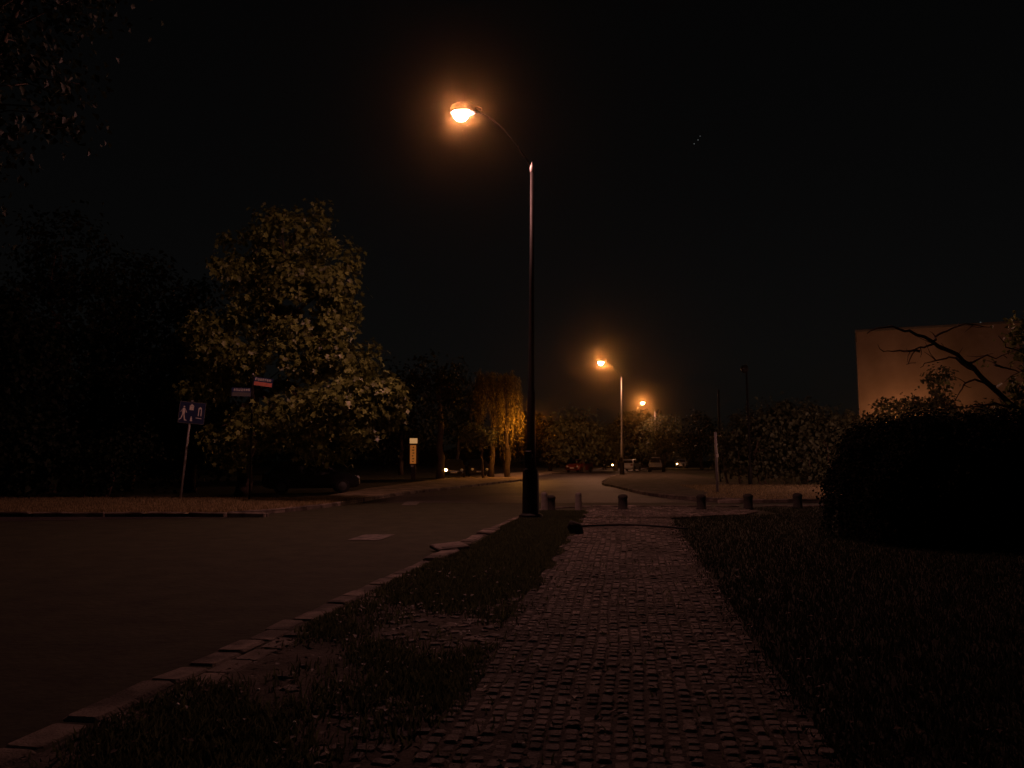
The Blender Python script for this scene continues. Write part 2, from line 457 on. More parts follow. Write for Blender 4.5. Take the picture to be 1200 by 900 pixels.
xy = scatter(120000, lambda y: lawn_r(y) - .06, lambda y: lawn_r(y) + 3 + y * .42, 2.0, 25.2, rng, lambda x, y: (y < 19) | (x > np.interp(y, [19, 20.6, 21.3, 22, 23.2, 25.2], [3.75, 4.1, 5.1, 6.4, 7.1, 7.0])))
blades('lawn_grass', xy, .06, rng, M['lawn'])
fe = sorted([(p[0], p[1]) for p in far_edge if 21 < p[1] < 70], key=lambda p: p[1])
fy = np.array([p[1] for p in fe if p[0] > -8]); fx = np.array([p[0] for p in fe if p[0] > -8])
xy = scatter(46000, lambda y: np.maximum(-19 + 0 * y, -26 + 0 * y), lambda y: np.interp(y, fy, fx) - .2, 21.6, 29.2, rng, lambda x, y: (rng.random(len(x)) < .8))
blades('far_verge_grass', xy, .09, rng, M['dry_grass'], .09)
xy = scatter(30000, lambda y: np.interp(y, [28.3, 30, 34, 44], [9, 7, 8.2, 9]), lambda y: y * .0 + 21, 28.6, 44, rng, lambda x, y: x > 0)
blades('side_verge_grass', xy, .08, rng, M['dry_grass'], .09)

# fallen leaves, and pale bits added to imitate sparkles on the ground
n = 1100
y = rng.uniform(2.5, 11, n); x = kx(y) + .3 + (right_edge(y) + .8 - kx(y)) * rng.beta(1, 1.5, n)
pos = np.column_stack([x, y, rng.uniform(.035, .06, n)])
out = np.tile(np.array([0, 0, 1.]), (n, 1))
o = polys('fallen_leaves', leaf_verts(pos, out, .045, rng, .38, 0, .12, .4), 4, M['litter'], None, LEAF); tag(o, kind='stuff')
mb = MB()
for (px, py) in ((512, 745), (521, 748), (550, 749), (562, 753), (566, 768), (454, 786), (515, 782), (421, 781), (468, 728), (614, 887), (345, 860), (302, 820), (208, 838), (876, 791), (884, 795), (440, 742)):
    gx, gy = G(px, py)
    mb.box((gx, gy, .06), (.018, .022, .014), Matrix.Rotation(gx * 9, 3, 'Z') @ Matrix.Rotation(.5, 3, 'X'), .004)
o = mb.build('sparkle_bits', M['sparkle']); tag(o, kind='stuff')

# ---------------------------------------------------------------- street lamps
def street_lamp(loc, rz, label, pole_mat):
    t = thing('street_lamp', label, 'street lamp', loc, rz, 'lit street lamps along the road')
    MB().lathe([(.30, -.05), (.30, .10), (.215, .14), (.205, 1.14), (.19, 1.22), (.12, 1.26)], n=20).build('base_sleeve', M['pole'], t, False)
    z = [1.24, 2, 3.2, 3.3, 6, 9.05]
    MB().tube([(.006 * k, 0, k) for k in z], [.125, .115, .105, .082, .065, .05], 14).build('pole', pole_mat, t, True)
    MB().lathe([(.115, 1.5), (.122, 1.52), (.122, 1.62), (.115, 1.64)], n=16).box((-.13, -.02, 1.57), (.04, .06, .07), None, .008).build('clamp_band', M['galv'], t)
    MB().box((-.07, -.16, 1.5), (.2, .12, .42), None, .02).build('fuse_box', M['pole'], t)
    MB().lathe([(.055, 9.0), (.062, 9.03), (.062, 9.12), (.03, 9.2), (.012, 9.28)], (.054, 0, 0), 12).build('pole_cap', M['galv'], t)
    pts = [(.054 + (-1.55) * u, 0, 9.08 + 1.56 * (1 - (1 - u) ** 1.8)) for u in [i / 9 for i in range(10)]]
    MB().tube(pts, [.02] * 10, 10).build('arm', M['blackarm'], t, True)
    hx, hz = -1.80, 10.70
    prof = [(-.45, .0), (-.42, .10), (-.25, .19), (.1, .2), (.32, .13), (.46, .06), (.46, -.01), (.28, -.02), (.28, .0)]
    hd = MB()
    # housing: an elongated shallow shell, open below
    seg = 18; vs = []; fs = []
    for j, (k, zz) in enumerate(((1.0, -.09), (1.0, .05), (.88, .12), (.6, .17), (.2, .19))):
        for i in range(seg):
            a = 2 * PI * i / seg
            vs.append((hx + k * .33 * math.cos(a) + .03, k * .19 * math.sin(a), hz + zz))
    for j in range(4):
        for i in range(seg): fs.append((j * seg + i, j * seg + (i + 1) % seg, j * seg + seg + (i + 1) % seg, j * seg + seg + i))
    fs.append(tuple(range(4 * seg, 5 * seg)))
    hd.add(vs, fs); hd.tube([(hx + .25, 0, hz + .07), (hx + .52, 0, hz + .0)], [.06, .045], 10)
    head = hd.build('lamp_head', M['head'], t, True)
    vs = []; fs = []
    for j, (k, zz) in enumerate(((1.0, .0), (.98, -.09), (.9, -.18), (.66, -.25), (.28, -.285))):
        for i in range(seg):
            a = 2 * PI * i / seg
            vs.append((hx + k * .205 * math.cos(a) - .02, k * .165 * math.sin(a), hz - .012 + zz))
    for j in range(4):
        for i in range(seg): fs.append((j * seg + seg + i, j * seg + seg + (i + 1) % seg, j * seg + (i + 1) % seg, j * seg + i))
    fs.append(tuple(range(5 * seg - 1, 4 * seg - 1, -1))); fs.append(tuple(range(seg)))
    MB().add(vs, fs).build('lamp_bowl', M['bowl'], head, True)
    return t
lx, ly = G(622, 608)
lamp = street_lamp((lx, ly, 0), 0, 'tall black street lamp nearest the camera, standing in the grass beside the cobbled path', M['pole'])
l2x, l2y = G(729, 557.6)
l3 = P(768, 540, l2y + (l2y - ly))
for (x, y, rz, lab) in ((l2x, l2y, -.0, 'second lit street lamp, at the road bend beside the far parked cars'),
                        (l3.x, l3.y, -.1, 'most distant lit street lamp, half hidden before the far dark trees')):
    c = copy_tree(lamp); c.location = (x, y, 0); c.rotation_euler.z = rz; c['label'] = lab; c.scale = (1, 1, .967)
    for ch in c.children:
        if ch.name.startswith('lamp_head'):
            q = ch.children[0]; q.data = q.data.copy(); q.data.materials.clear(); q.data.materials.append(M['farbowl'])
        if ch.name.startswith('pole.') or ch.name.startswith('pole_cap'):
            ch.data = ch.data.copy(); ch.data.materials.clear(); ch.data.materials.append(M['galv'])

# ---------------------------------------------------------------- signs and posts
bx, by = G(211, 588)
t = thing('road_sign', 'blue square residential zone sign with white figures on a leaning metal post', 'road sign', (bx, by, 0), math.radians(-24))
k = by / F
hs = 91 * k
MB().tube([(0, 0, -.05), (0, 0, hs + .85)], .042, 12).build('post', M['galv'], t, True)
w2, zb, hh = .44, hs, .78
pn = MB().box((.04, -.06, zb + hh / 2), (w2 * 2, .02, hh), None, .004).build('sign_panel', M['signblue'], t)
fr = MB()
for s in (-1, 1):
    fr.box((.04 + s * (w2 - .012), -.073, zb + hh / 2), (.02, .006, hh - .02))
    fr.box((.04, -.073, zb + hh / 2 + s * (hh / 2 - .012)), (w2 * 2 - .066, .006, .02))
fr.build('sign_border', M['signback'], pn)
for dz in (.2, .66): MB().box((.0, -.03, zb + dz), (.1, .05, .04), None, .008).build('bracket', M['galv'], t)
def fig(name, shapes, parent, m='signwhite'):
    b = MB()
    for s in shapes: b.prism([(.04 - w2 + x * w2 * 2, zb + z * hh) for x, z in s], -.0745, -.0705)
    return b.build(name, M[m], parent)
def circ(cx, cz, r, n=10, asp=1.): return [(cx + r * math.cos(2 * PI * i / n), cz + r * asp * math.sin(2 * PI * i / n)) for i in range(n)]
fig('adult_figure', [circ(.19, .76, .035), [(.15, .70), (.22, .70), (.24, .5), (.22, .42), (.14, .42), (.13, .55)], [(.14, .42), (.18, .42), (.12, .2), (.04, .13), (.03, .17), (.09, .24)],
     [(.18, .42), (.22, .42), (.27, .18), (.33, .15), (.32, .12), (.23, .13)], [(.22, .68), (.24, .66), (.31, .5), (.29, .48)], [(.15, .68), (.13, .66), (.06, .52), (.08, .50)]], pn)
fig('house_symbol', [[(.39, .62), (.55, .62), (.55, .80), (.39, .80)], [(.37, .81), (.57, .81), (.47, .90)]], pn)
fig('child_figure', [circ(.49, .31, .025), [(.46, .28), (.52, .28), (.54, .12), (.45, .12)]], pn)
fig('doorway_symbol', [[(.73, .38), (.765, .38), (.765, .70), (.83, .70), (.83, .38), (.865, .38), (.865, .74), (.80, .80), (.73, .74)], [(.66, .30), (.88, .28), (.88, .25), (.66, .27)]], pn)
t.rotation_euler = (0, math.radians(4.5), math.radians(20))

# street name post
sp = P(293, 560, 27.6)
t = thing('street_name_post', 'thin street name post with two red and white blades before the maple crown', 'street sign', (sp.x, sp.y, .09))
zt = P(293, 441, 27.6).z - .09
MB().tube([(0, 0, -.1), (0, 0, zt + .06)], .03, 10).build('post', M['pole'], t, True)
MB().lathe([(.034, zt + .05), (.036, zt + .08), (.02, zt + .11)], n=10).build('finial', M['galv'], t)
def blade(z, sgn, rz, lab):
    R = Matrix.Rotation(rz, 3, 'Z') @ Matrix.Rotation(.12 * (1 if sgn > 0 else 0), 3, 'Y')
    def bx(m, name, par, x0, x1, z0, z1, y0, y1):
        b = MB().box(((x0 + x1) / 2 * 1, (y0 + y1) / 2, (z0 + z1) / 2), (x1 - x0, y1 - y0, z1 - z0))
        b.v = [tuple(R @ Vector((p[0] * sgn, p[1], p[2])) + Vector((0, 0, z))) for p in b.v]
        return b.build(name, M[m], par)
    pl_ = bx('signblue', 'name_plate', t, .05, .68, -.30, .0, -.012, .012); pl_['label'] = lab
    bx('signred' if sgn > 0 else 'signback', 'district_strip', pl_, .07, .66, -.29, -.16, -.018, -.0125)
    b = MB(); r = np.random.default_rng(5 if sgn > 0 else 6); x = .10
    while x < .62:                                   # lettering, a few pixels wide
        w = r.uniform(.035, .06)
        b.box((x, -.0155, -.075), (.014, .004, .085)); b.box((x + w - .012, -.0155, -.075), (.012, .004, .085))
        b.box((x + w / 2 - .003, -.0155, r.choice([-.04, -.075, -.108])), (w - .03, .004, .014)); x += w + .03
    b.v = [tuple(R @ Vector((p[0] * sgn, p[1], p[2])) + Vector((0, 0, z))) for p in b.v]
    b.build('lettering', M['signwhite'], pl_)
blade(zt, 1, .25, 'upper blade with a red strip'); blade(zt - .40, -1, .3, 'lower blade with a white strip')

# backlit totem beyond the road
tp = P(484.5, 555, 60)
t = thing('totem_sign', 'narrow glowing orange pylon sign with pale header beyond the far verge', 'pylon sign', (tp.x, 60, 0))
zt, z1, z0, zz = [P(484, y, 60).z for y in (514, 520, 543.5, 548)]
wd = .56
MB().box((0, 0, z0 / 2 - .2), (.34, .18, z0 + .3), None, .02).build('plinth', M['totem_dark'], t)
MB().box((0, .0, (zt + z0) / 2), (wd + .1, .22, zt - z0 + .1), None, .02).build('case', M['totem_dark'], t)
MB().box((-.03, -.125, (z1 + z0) / 2 - .05), (wd * .78, .02, z1 - z0 - .12), None, .008).build('lit_panel', M['totem_orange'], t)
MB().box((.0, -.13, (zt + z1) / 2 + .02), (wd, .03, zt - z1), None, .01).build('lit_header', M['totem_white'], t)
MB().box((-.08, -.12, (z0 + zz) / 2 - .02), (.2, .02, .14), None, .008).build('lower_plate', M['signwhite'], t)
for i, (dx, w) in enumerate(((0, .1), (.02, .16), (-.03, .12), (.03, .14), (0, .18), (.02, .1))):
    MB().box((-.03 + dx, -.1365, z0 + .16 + i * .21), (w, .003, .07)).build('lettering', M['totem_dark'], t)

def post(px, ytop, ybot, r, label, m, name='signpost', band=None, lean=0):
    x, y = G(px, ybot); top = P(px, ytop, y).z
    t = thing(name, label, 'post', (x, y, 0))
    MB().tube([(0, 0, -.05), (lean, 0, top - .03), (lean, 0, top)], [r, r, r * .6], 10).build('pole', M[m], t, True)
    MB().lathe([(r * 2.2, -.02), (r * 2.2, .10), (r * 1.3, .13)], n=12).build('footing', M['concrete'], t)
    if band:
        z = P(px, band, y).z
        MB().lathe([(r * 1.02, z - .07), (r * 1.15, z - .06), (r * 1.15, z + .06), (r * 1.02, z + .07)], n=12).build('reflective_band', M['signwhite'], t)
    return t
post(841, 506, 580, .06, 'short pale metal post on the grass verge across the side street', 'galv', band=534, lean=-.04)
post(844.5, 457, 566, .06, 'tall thin dark pole rising just behind the short pale post', 'pole', 'utility_pole')
x, y = G(879.5, 570)
t = thing('unlit_lamp_post', 'unlit grey lamp post with a drooping head in front of the shrubs', 'lamp post', (x, y, 0))
zt = P(877, 428, y).z
MB().tube([(0, 0, -.05), (0, 0, 1.1), (0, 0, 1.15), (-.06, 0, zt - .2)], [.12, .12, .07, .05], 12).build('pole', M['head'], t, True)
MB().tube([(-.06, 0, zt - .25), (-.05, -.05, zt - .05), (-.12, -.12, zt)], .03, 8).build('arm', M['head'], t, True)
MB().lathe([(.05, zt - .02), (.16, zt - .06), (.2, zt - .2), (.17, zt - .38), (.05, zt - .46)], (-.22, -.2, 0), 14).build('lamp_head', M['head'], t, True)

# bollards along the side street
def bollard(px, py, kind, label):
    x, y = G(px, py)
    if kind == 'dark': prof = [(.15, -.03), (.155, .04), (.14, .06), (.135, .33), (.15, .36), (.145, .41), (.09, .45), (.03, .46)]; m = 'concrete'
    else: prof = [(.10, -.03), (.105, .05), (.095, .07), (.09, .48), (.085, .52), (.04, .55)]; m = 'pale_concrete'
    o = MB().lathe(prof, n=16).build('bollard', M[m], None, True); o.location = (x, y, .01)
    tag(o, label, 'bollard', 'bollards along the side street')
for a in ((638, 600, 'pale', 'slim pale bollard closest to the big black lamp post'),
          (645, 599, 'dark', 'squat dark bollard just right of the lamp post, beside a slim pale one'),
          (678, 600, 'pale', 'slim pale bollard at the end of the grass strip, left of the path'),
          (730, 598, 'dark', 'squat dark bollard standing at the end of the cobbled path'),
          (822, 598, 'dark', 'squat dark bollard in front of the short pale post'),
          (877, 597, 'dark', 'squat dark bollard below the unlit lamp post'),
          (935, 596, 'dark', 'squat dark bollard nearest to the big dark hedge')): bollard(*a)

# dark stone by the path edge and the thin cable over the setts
def rock(name, label, loc, size, seed, rot, m, cat='stone'):
    r = np.random.default_rng(seed); bm = bmesh.new(); bmesh.ops.create_icosphere(bm, subdivisions=3, radius=1)
    dirs = unit(r.normal(0, 1, (14, 3))); off = r.uniform(.72, .98, 14)
    for v in bm.verts:
        p = np.array(v.co); d = dirs @ p
        s = min([1.0] + [o_ / a for o_, a in zip(off, d) if a > .3])
        v.co = v.co * s
        v.co = Vector((v.co.x * size[0], v.co.y * size[1], v.co.z * size[2]))
    me = bpy.data.meshes.new(name); bm.to_mesh(me); bm.free()
    o = link(name, me, m); o.location = loc; o.rotation_euler = rot
    return tag(o, label, cat)
x, y = G(674, 627)
rock('stone', 'dark jagged stone leaning at the left edge of the cobbled path', (x, y, .13), (.20, .16, .15), 4, (0, .6, .3), M['stone'])
x, y = G(527, 646)
mb = MB().box((0, 0, 0), (.55, .42, .06), None, .015)
o = mb.build('kerb_slab', M['kerb']); o.location = (x, y, .07); o.rotation_euler = (.1, -.05, .5)
tag(o, 'loose pale kerb slab tilted at the road edge by the grass strip', 'slab')
pts = [(*G(680 + 126 * u, 619.5 + 3.2 * u - 3 * math.sin(u * PI)), .055) for u in [i / 14 for i in range(15)]]
o = MB().tube(pts, .022, 8).build('cable', M['rubber'], None, True)
tag(o, 'thin black cable lying across the cobbled path behind the stone', 'cable')

# ---------------------------------------------------------------- cars
def car(loc, rz, label, paint, lit=False, van=False):
    t = thing('parked_car', label, 'car', loc, rz, 'cars parked along the far road')
    hB = 1.46 if not van else 1.85
    prof = [(-2.05, .32), (-2.1, .55), (-2.0, .86), (-1.78, .95), (-1.45, hB - .1), (-1.0, hB), (.1, hB), (.45, hB - .06), (1.05, .96), (1.75, .84), (2.02, .66), (2.06, .42), (1.98, .28), (1.6, .24), (-1.8, .24)]
    if van: prof = [(-2.1, .32), (-2.15, .6), (-2.12, 1.0), (-2.08, hB - .12), (-1.95, hB), (.5, hB), (.85, hB - .1), (1.45, 1.05), (2.0, .9), (2.12, .6), (2.06, .3), (1.6, .24), (-1.8, .24)]
    def hw(z): return .80 if z < .35 else (.87 if z < .97 else .87 - (z - .97) * .42)
    n = len(prof); vs = []; fs = []
    for s in (-1, -.86, .86, 1):
        for x, z in prof:
            w = hw(z)
            e = 1 if abs(s) == 1 else 0
            vs.append((x * (.975 if e else 1), s * w, z - (.02 if e and z > .9 else 0)))
    for r in range(3):
        for i in range(n): fs.append((r * n + i, r * n + (i + 1) % n, r * n + n + (i + 1) % n, r * n + n + i))
    fs += [tuple(range(n - 1, -1, -1)), tuple(range(3 * n, 4 * n))]
    body = MB().add(vs, fs).build('body', M[paint], t)
    def pane(name, quad): 
        q = [Vector(p) for p in quad]; nr = (q[1] - q[0]).cross(q[2] - q[0]).normalized() * .012
        b = MB().add([p + nr for p in q] + [p - nr for p in q], [(0, 1, 2, 3), (7, 6, 5, 4), (0, 4, 5, 1), (1, 5, 6, 2), (2, 6, 7, 3), (3, 7, 4, 0)])
        return b.build(name, M['glass'], t)
    xa, za, xb, zb = (.50, hB - .08, 1.02, 1.0) if not van else (.88, hB - .13, 1.42, 1.1)
    pane('windscreen', [(xa + .02, -.56, za), (xb + .02, -.72, zb), (xb + .02, .72, zb), (xa + .02, .56, za)])
    if not van: pane('rear_window', [(-1.73, -.7, 1.0), (-1.47, -.56, hB - .13), (-1.47, .56, hB - .13), (-1.73, .7, 1.0)])
    else: pane('rear_window', [(-2.115, -.6, 1.1), (-2.09, -.52, hB - .22), (-2.09, .52, hB - .22), (-2.115, .6, 1.1)])
    for s in (-1, 1):
        for (a, b2) in ((-1.45, -.5), (-.42, .78 if not van else 1.1)):
            zt = hB - .12; y0 = s * (hw(1.0) + .002); y1 = s * (hw(zt) + .002)
            q = [(a, y0, 1.0), (b2, y0, 1.0), (min(b2, .38), y1, zt), (a + .08, y1, zt)]
            pane('side_window', q)
    for x in (-1.3, 1.28):
        for s in (-1, 1):
            wb = MB().lathe([(.2, -.09), (.3, -.09), (.32, -.06), (.32, .06), (.3, .09), (.2, .09)], (x, s * .80, .32), 20, 'Y').build('wheel', M['rubber'], t)
            MB().lathe([(.06, -.102), (.19, -.094), (.2, .094), (.06, .102)], (x, s * .80, .32), 12, 'Y').build('rim', M['chrome'], wb)
    for s in (-1, 1):
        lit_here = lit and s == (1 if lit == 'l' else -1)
        MB().lathe([(.02, 1.99 - .1), (.12, 2.0 - .1), (.12, 2.08 - .1), (.06, 2.12 - .1)], (.03, s * .6, .66), 14, 'X').build('headlight', M['headlit_glint' if lit_here else 'lampglass'], t)
        MB().box((-2.06, s * .66, .78), (.06, .26, .16), None, .015).build('tail_light', M['tail'], t)
        MB().box((.82, s * .98, .98), (.12, .16, .11), None, .02).build('side_mirror', M[paint], t)
    MB().box((2.05, 0, .48), (.05, 1.3, .14), None, .02).build('front_bumper', M['rubber'], t)
    MB().box((2.085, 0, .50), (.012, .5, .11)).build('number_plate', M['signwhite'], t)
    return t
def at(px, d): p = P(px, 540, d); return (p.x, d, 0.0)
car((*at(531, 64)[:2], .0), -PI / 2 + .1, 'black parked car beneath the trees, a street lamp reflection added as a glowing headlamp', 'carblack', 'r')  # its glowing lamp stands in for a street lamp mirrored in the bodywork
car((*at(559, 68)[:2], .0), -PI / 2 + .15, 'dark parked car in shade left of the willow trunk', 'carblack')
car((*at(679, 93)[:2], .006), -PI / 2 - .5, 'dull red parked car below the round tree beyond the bend', 'carred', False)
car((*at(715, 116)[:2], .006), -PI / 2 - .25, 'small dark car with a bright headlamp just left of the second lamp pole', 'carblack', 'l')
car((*at(739, 102)[:2], .006), PI / 2 - .4, 'white parked car seen just right of the second lamp pole', 'carwhite')
car((*at(769.5, 96)[:2], .0), PI / 2 - .25, 'black boxy van parked right of the white car', 'carblack', False, True)
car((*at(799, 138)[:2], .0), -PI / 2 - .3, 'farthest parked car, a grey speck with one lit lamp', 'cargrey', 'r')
car((-8.9, 36.2, .0), .3, 'dark car parked in deep shadow under the maple', 'carblack')

# ---------------------------------------------------------------- the building
b0 = Vector((26.6, 62, 0)); ang = math.atan2(-26.6, 62)
t = thing('apartment_block', 'flat roofed block with a blank tan end wall behind the shrubs', 'building', b0, ang)
Wd, Dp, Ht = 10.9, 24, 11.25
MB().box((Wd / 2, Dp / 2, Ht / 2), (Wd, Dp, Ht)).build('wall', M['plaster'], t)
MB().box((Wd / 2, Dp / 2, Ht + .09), (Wd + .18, Dp + .18, .2), None, .02).build('roof_coping', M['coping'], t)
MB().box((Wd / 2, -.02, .35), (Wd + .06, .08, .7)).build('plinth', M['coping'], t)
for fl in range(4):
    for k in range(6):
        for sx, x in ((-1, -.01), (1, Wd + .01)):
            w = MB().box((x, 2.4 + k * 3.6, 1.9 + fl * 2.7), (.06, 1.6, 1.4)).build('window', M['signwhite'], t)
            MB().box((x + sx * .035, 2.4 + k * 3.6 - .38, 1.9 + fl * 2.7), (.012, .68, 1.22)).box((x + sx * .035, 2.4 + k * 3.6 + .38, 1.9 + fl * 2.7), (.012, .68, 1.22)).build('pane', M['winglass'], w)
# low garden lamp that lights the end wall
gp = P(1062, 499, 58.2)
t = thing('garden_lamp', 'low globe lamp lighting the tan end wall from behind the shrubs', 'lamp', (gp.x, gp.y, 0))
MB().tube([(0, 0, -.05), (0, 0, .3), (0, 0, .35), (0, 0, gp.z - .25)], [.07, .07, .045, .04], 12).build('pole', M['pole'], t, True)
MB().lathe([(.05, -.27), (.13, -.22), (.13, -.19), (.06, -.18)], (0, 0, gp.z), 14).build('collar', M['pole'], t)
MB().lathe([(.04, -.19), (.13, -.15), (.19, -.06), (.2, .02), (.16, .12), (.08, .18), (.02, .195)], (0, 0, gp.z), 18).build('globe', M['globe'], t, True)

def park_lamp(x, y, z, key, label):
    t = thing('park_lamp', label, 'lamp', (x, y, 0))
    MB().tube([(0, 0, -.05), (0, 0, .4), (0, 0, .45), (0, 0, z - .2)], [.07, .07, .05, .045], 12).build('pole', M['pole'], t, True)
    MB().lathe([(.05, z - .22), (.10, z - .18), (.10, z - .15), (.05, z - .14)], n=14).build('collar', M['pole'], t)
    MB().lathe([(.05, z - .15), (.12, z - .10), (.15, z), (.11, z + .09), (.03, z + .13)], n=16).build('globe', M[key], t, True)
    MB().lathe([(.16, z + .08), (.19, z + .09), (.12, z + .16), (.03, z + .2)], n=16).build('lid', M['pole'], t, True)
p = P(620.5, 492, 62); park_lamp(p.x, 62, p.z, 'parkglobe', 'park lamp beside the willow, its glow hidden by the black lamp post')
p = P(1052, 508, 36); park_lamp(p.x, 36, p.z, 'warmglobe', 'park lamp standing behind the big dark hedge, lighting the shrub row')

# ---------------------------------------------------------------- trees
def bl(px, py, rx, ry, d, n, rd=None):
    c = P(px, py, d); k = d / F
    return (tuple(c), (rx * k, (rd if rd else rx * k * .9), ry * k), n)
mx, my = G(283, 584)
tree('maple_tree', 'tall broad leaved maple lit golden on its lower right by the lamp', (mx, my),
     [bl(340, 275, 48, 45, 31.1, 31), bl(318, 330, 62, 45, 31, 34), bl(398, 412, 42, 38, 29, 31), bl(350, 360, 72, 50, 30.1, 52), bl(395, 325, 28, 55, 29.8, 19), bl(285, 300, 34, 45, 32.1, 15),
      bl(262, 400, 42, 42, 30.1, 27), bl(330, 430, 62, 34, 29.6, 28), bl(410, 478, 62, 34, 26.6, 52), bl(445, 462, 28, 24, 26.4, 15), bl(330, 492, 62, 30, 28.6, 34),
      bl(262, 525, 32, 20, 29.1, 10), bl(370, 520, 62, 18, 29.0, 19), bl(240, 455, 32, 32, 31.1, 12)],
     'maple', .20, 46, .235, 21, star=True, trunk_r=.26, twigs=.3)
# dark trees behind the left verge
for i, (px, d, ytop, w, lab) in enumerate((
        (-20, 30, 330, 75, 'dark bushy tree at the left end of the row, its edge caught by lamplight'),
        (60, 36, 240, 90, 'tall dark tree second from the left behind the verge'),
        (150, 38, 285, 75, 'dark tree behind the blue zone sign, left of the maple'),
        (225, 37, 330, 60, 'dark tree half hidden behind the left side of the maple'))):
    x, y = at(px, d)[:2]
    hgt = P(px, ytop, d).z; k = d / F
    blobs = [((x + ox * w * k, y + oy * w * k * .5, hgt * oz), (w * k * sr, w * k * sr * .8, hgt * .17), 46) for ox, oy, oz, sr in ((0, 0, .82, .55), (-.45, -.2, .55, .6), (.45, .1, .6, .6), (0, -.5, .4, .8), (.5, -.2, .25, .6), (-.5, -.3, .22, .6))]
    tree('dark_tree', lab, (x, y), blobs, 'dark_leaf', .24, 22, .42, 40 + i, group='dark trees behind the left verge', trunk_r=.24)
for i, (px, d, lab) in enumerate(((35, 30.5, 'low dark shrub on the verge, left one of the pair'), (120, 31.5, 'low dark shrub on the verge between that pair and the zone sign'))):
    x, y = at(px, d)[:2]
    tree('dark_shrub', lab, (x, y), [((x, y, 1.3), (1.5, 1.0, 1.2), 50), ((x + 1, y - .2, 1.9), (1.1, .8, .9), 30)], 'dark_leaf', .17, 22, .28, 60 + i, 'shrub', 'dark shrubs on the left verge', trunk_r=.09, stems=3, fork=.3)
# overhanging tree at the left, its trunk outside the picture
tree('overhanging_tree', 'big dim tree overhanging the road from the left edge of the photo', (-13.0, 15.5),
     [((-11.2, 14.5, 10), (3.6, 2.6, 2.4), 110), ((-9.6, 14.2, 8.2), (1.9, 1.6, 1.7), 44), ((-13, 15, 7.2), (3, 2.4, 2), 70), ((-11.0, 16, 12.6), (3, 2.5, 2), 70), ((-12.0, 13.0, 5.6), (2.0, 2.0, 1.2), 30), ((-8.9, 15.4, 11.4), (1.6, 1.5, 1.2), 30)],
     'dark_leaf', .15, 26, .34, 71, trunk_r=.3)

# the willow: hanging curtains
rng = np.random.default_rng(90)
wx, wy = at(584, 65)[:2]
t = thing('weeping_willow', 'weeping willow with golden hanging strands lit beside the road', 'tree', (wx, wy, 0))
pos, ax = [], []
tops = []
for cl in range(34):
    a = rng.uniform(0, 2 * PI); r = 1.85 * math.sqrt(rng.uniform(.12, 1))
    cx0, cy0 = r * math.cos(a), r * math.sin(a) * .8
    Lc = rng.uniform(2.6, 6.4) * (.6 if cx0 < -.4 else 1.05); bow = rng.normal(0, .14)
    for k in range(rng.integers(3, 7)):
        x0, y0 = cx0 + rng.normal(0, .11), cy0 + rng.normal(0, .11)
        z0 = 8.5 - .2 * r * r + rng.normal(0, .2)
        L = Lc * rng.uniform(.7, 1.1)
        z1 = max(z0 - L, 1.0 + rng.uniform(0, .9))
        n = int((z0 - z1) / .07)
        s = np.linspace(0, 1, n)
        px = x0 * (1 + .2 * np.sin(s * 1.6)) + bow * s * s; py = y0 * (1 + .2 * np.sin(s * 1.6))
        pz = z0 + .25 * np.sin(s * PI * .5) * (1 - s) - (z0 - z1) * s ** 1.1
        pos.append(np.column_stack([px, py, pz]) + rng.normal(0, .05, (n, 3))); tops.append((x0, y0, z0))
for k in range(10):                                    # the separate strand at the left
    n = 46; s = np.linspace(0, 1, n)
    q = np.column_stack([-1.55 + .25 * np.sin(s * 2.4) - .18 * s + rng.normal(0, .10), rng.normal(0, .1, n), 8.9 - 4.1 * s - rng.uniform(0, .6)]) + rng.normal(0, .05, (n, 3)); pos.append(q)
pos = np.concatenate(pos); n = len(pos)
out = unit(np.column_stack([pos[:, 0], pos[:, 1], np.zeros(n)]) + rng.normal(0, .5, (n, 3)))
polys('crown', leaf_verts(pos, out, .26, rng, .17, 2.6, .05, .5), 4, M['willow'], t, LEAF)
mb = MB()
for (x, top) in ((-.55, 6.8), (.75, 6.2)):
    pts = limb(mb, (x, 0, -.1), (x * .7, .1, top), .26, .1, rng, 7, 0, .02)
    for k in rng.integers(0, len(tops), 16): limb(mb, pts[rng.integers(3, 7)], tops[k], .05, .015, rng, 5, .12)
mb.build('trunk', M['pale_bark'], t, True)
# young tree left of it with a pale low branch of leaves
x, y = at(516, 60)[:2]
tree('slender_tree', 'slender pale trunked tree between the pylon sign and the willow', (x, y),
     [bl(516, 470, 22, 36, 60, 26), bl(500, 440, 24, 26, 61, 22), bl(530, 450, 16, 26, 61, 18)], 'dark_leaf', .3, 16, .4, 101, bark='pale_bark', trunk_r=.26, fork=.5)
x, y = at(566, 61)[:2]
tree('small_tree', 'small round leafy tree with pale foliage just left of the willow', (x, y), [bl(556, 509, 17, 11, 60, 34), bl(570, 513, 10, 9, 60, 14)], 'far_leaf', .26, 16, .28, 103, bark='pale_bark', trunk_r=.1)

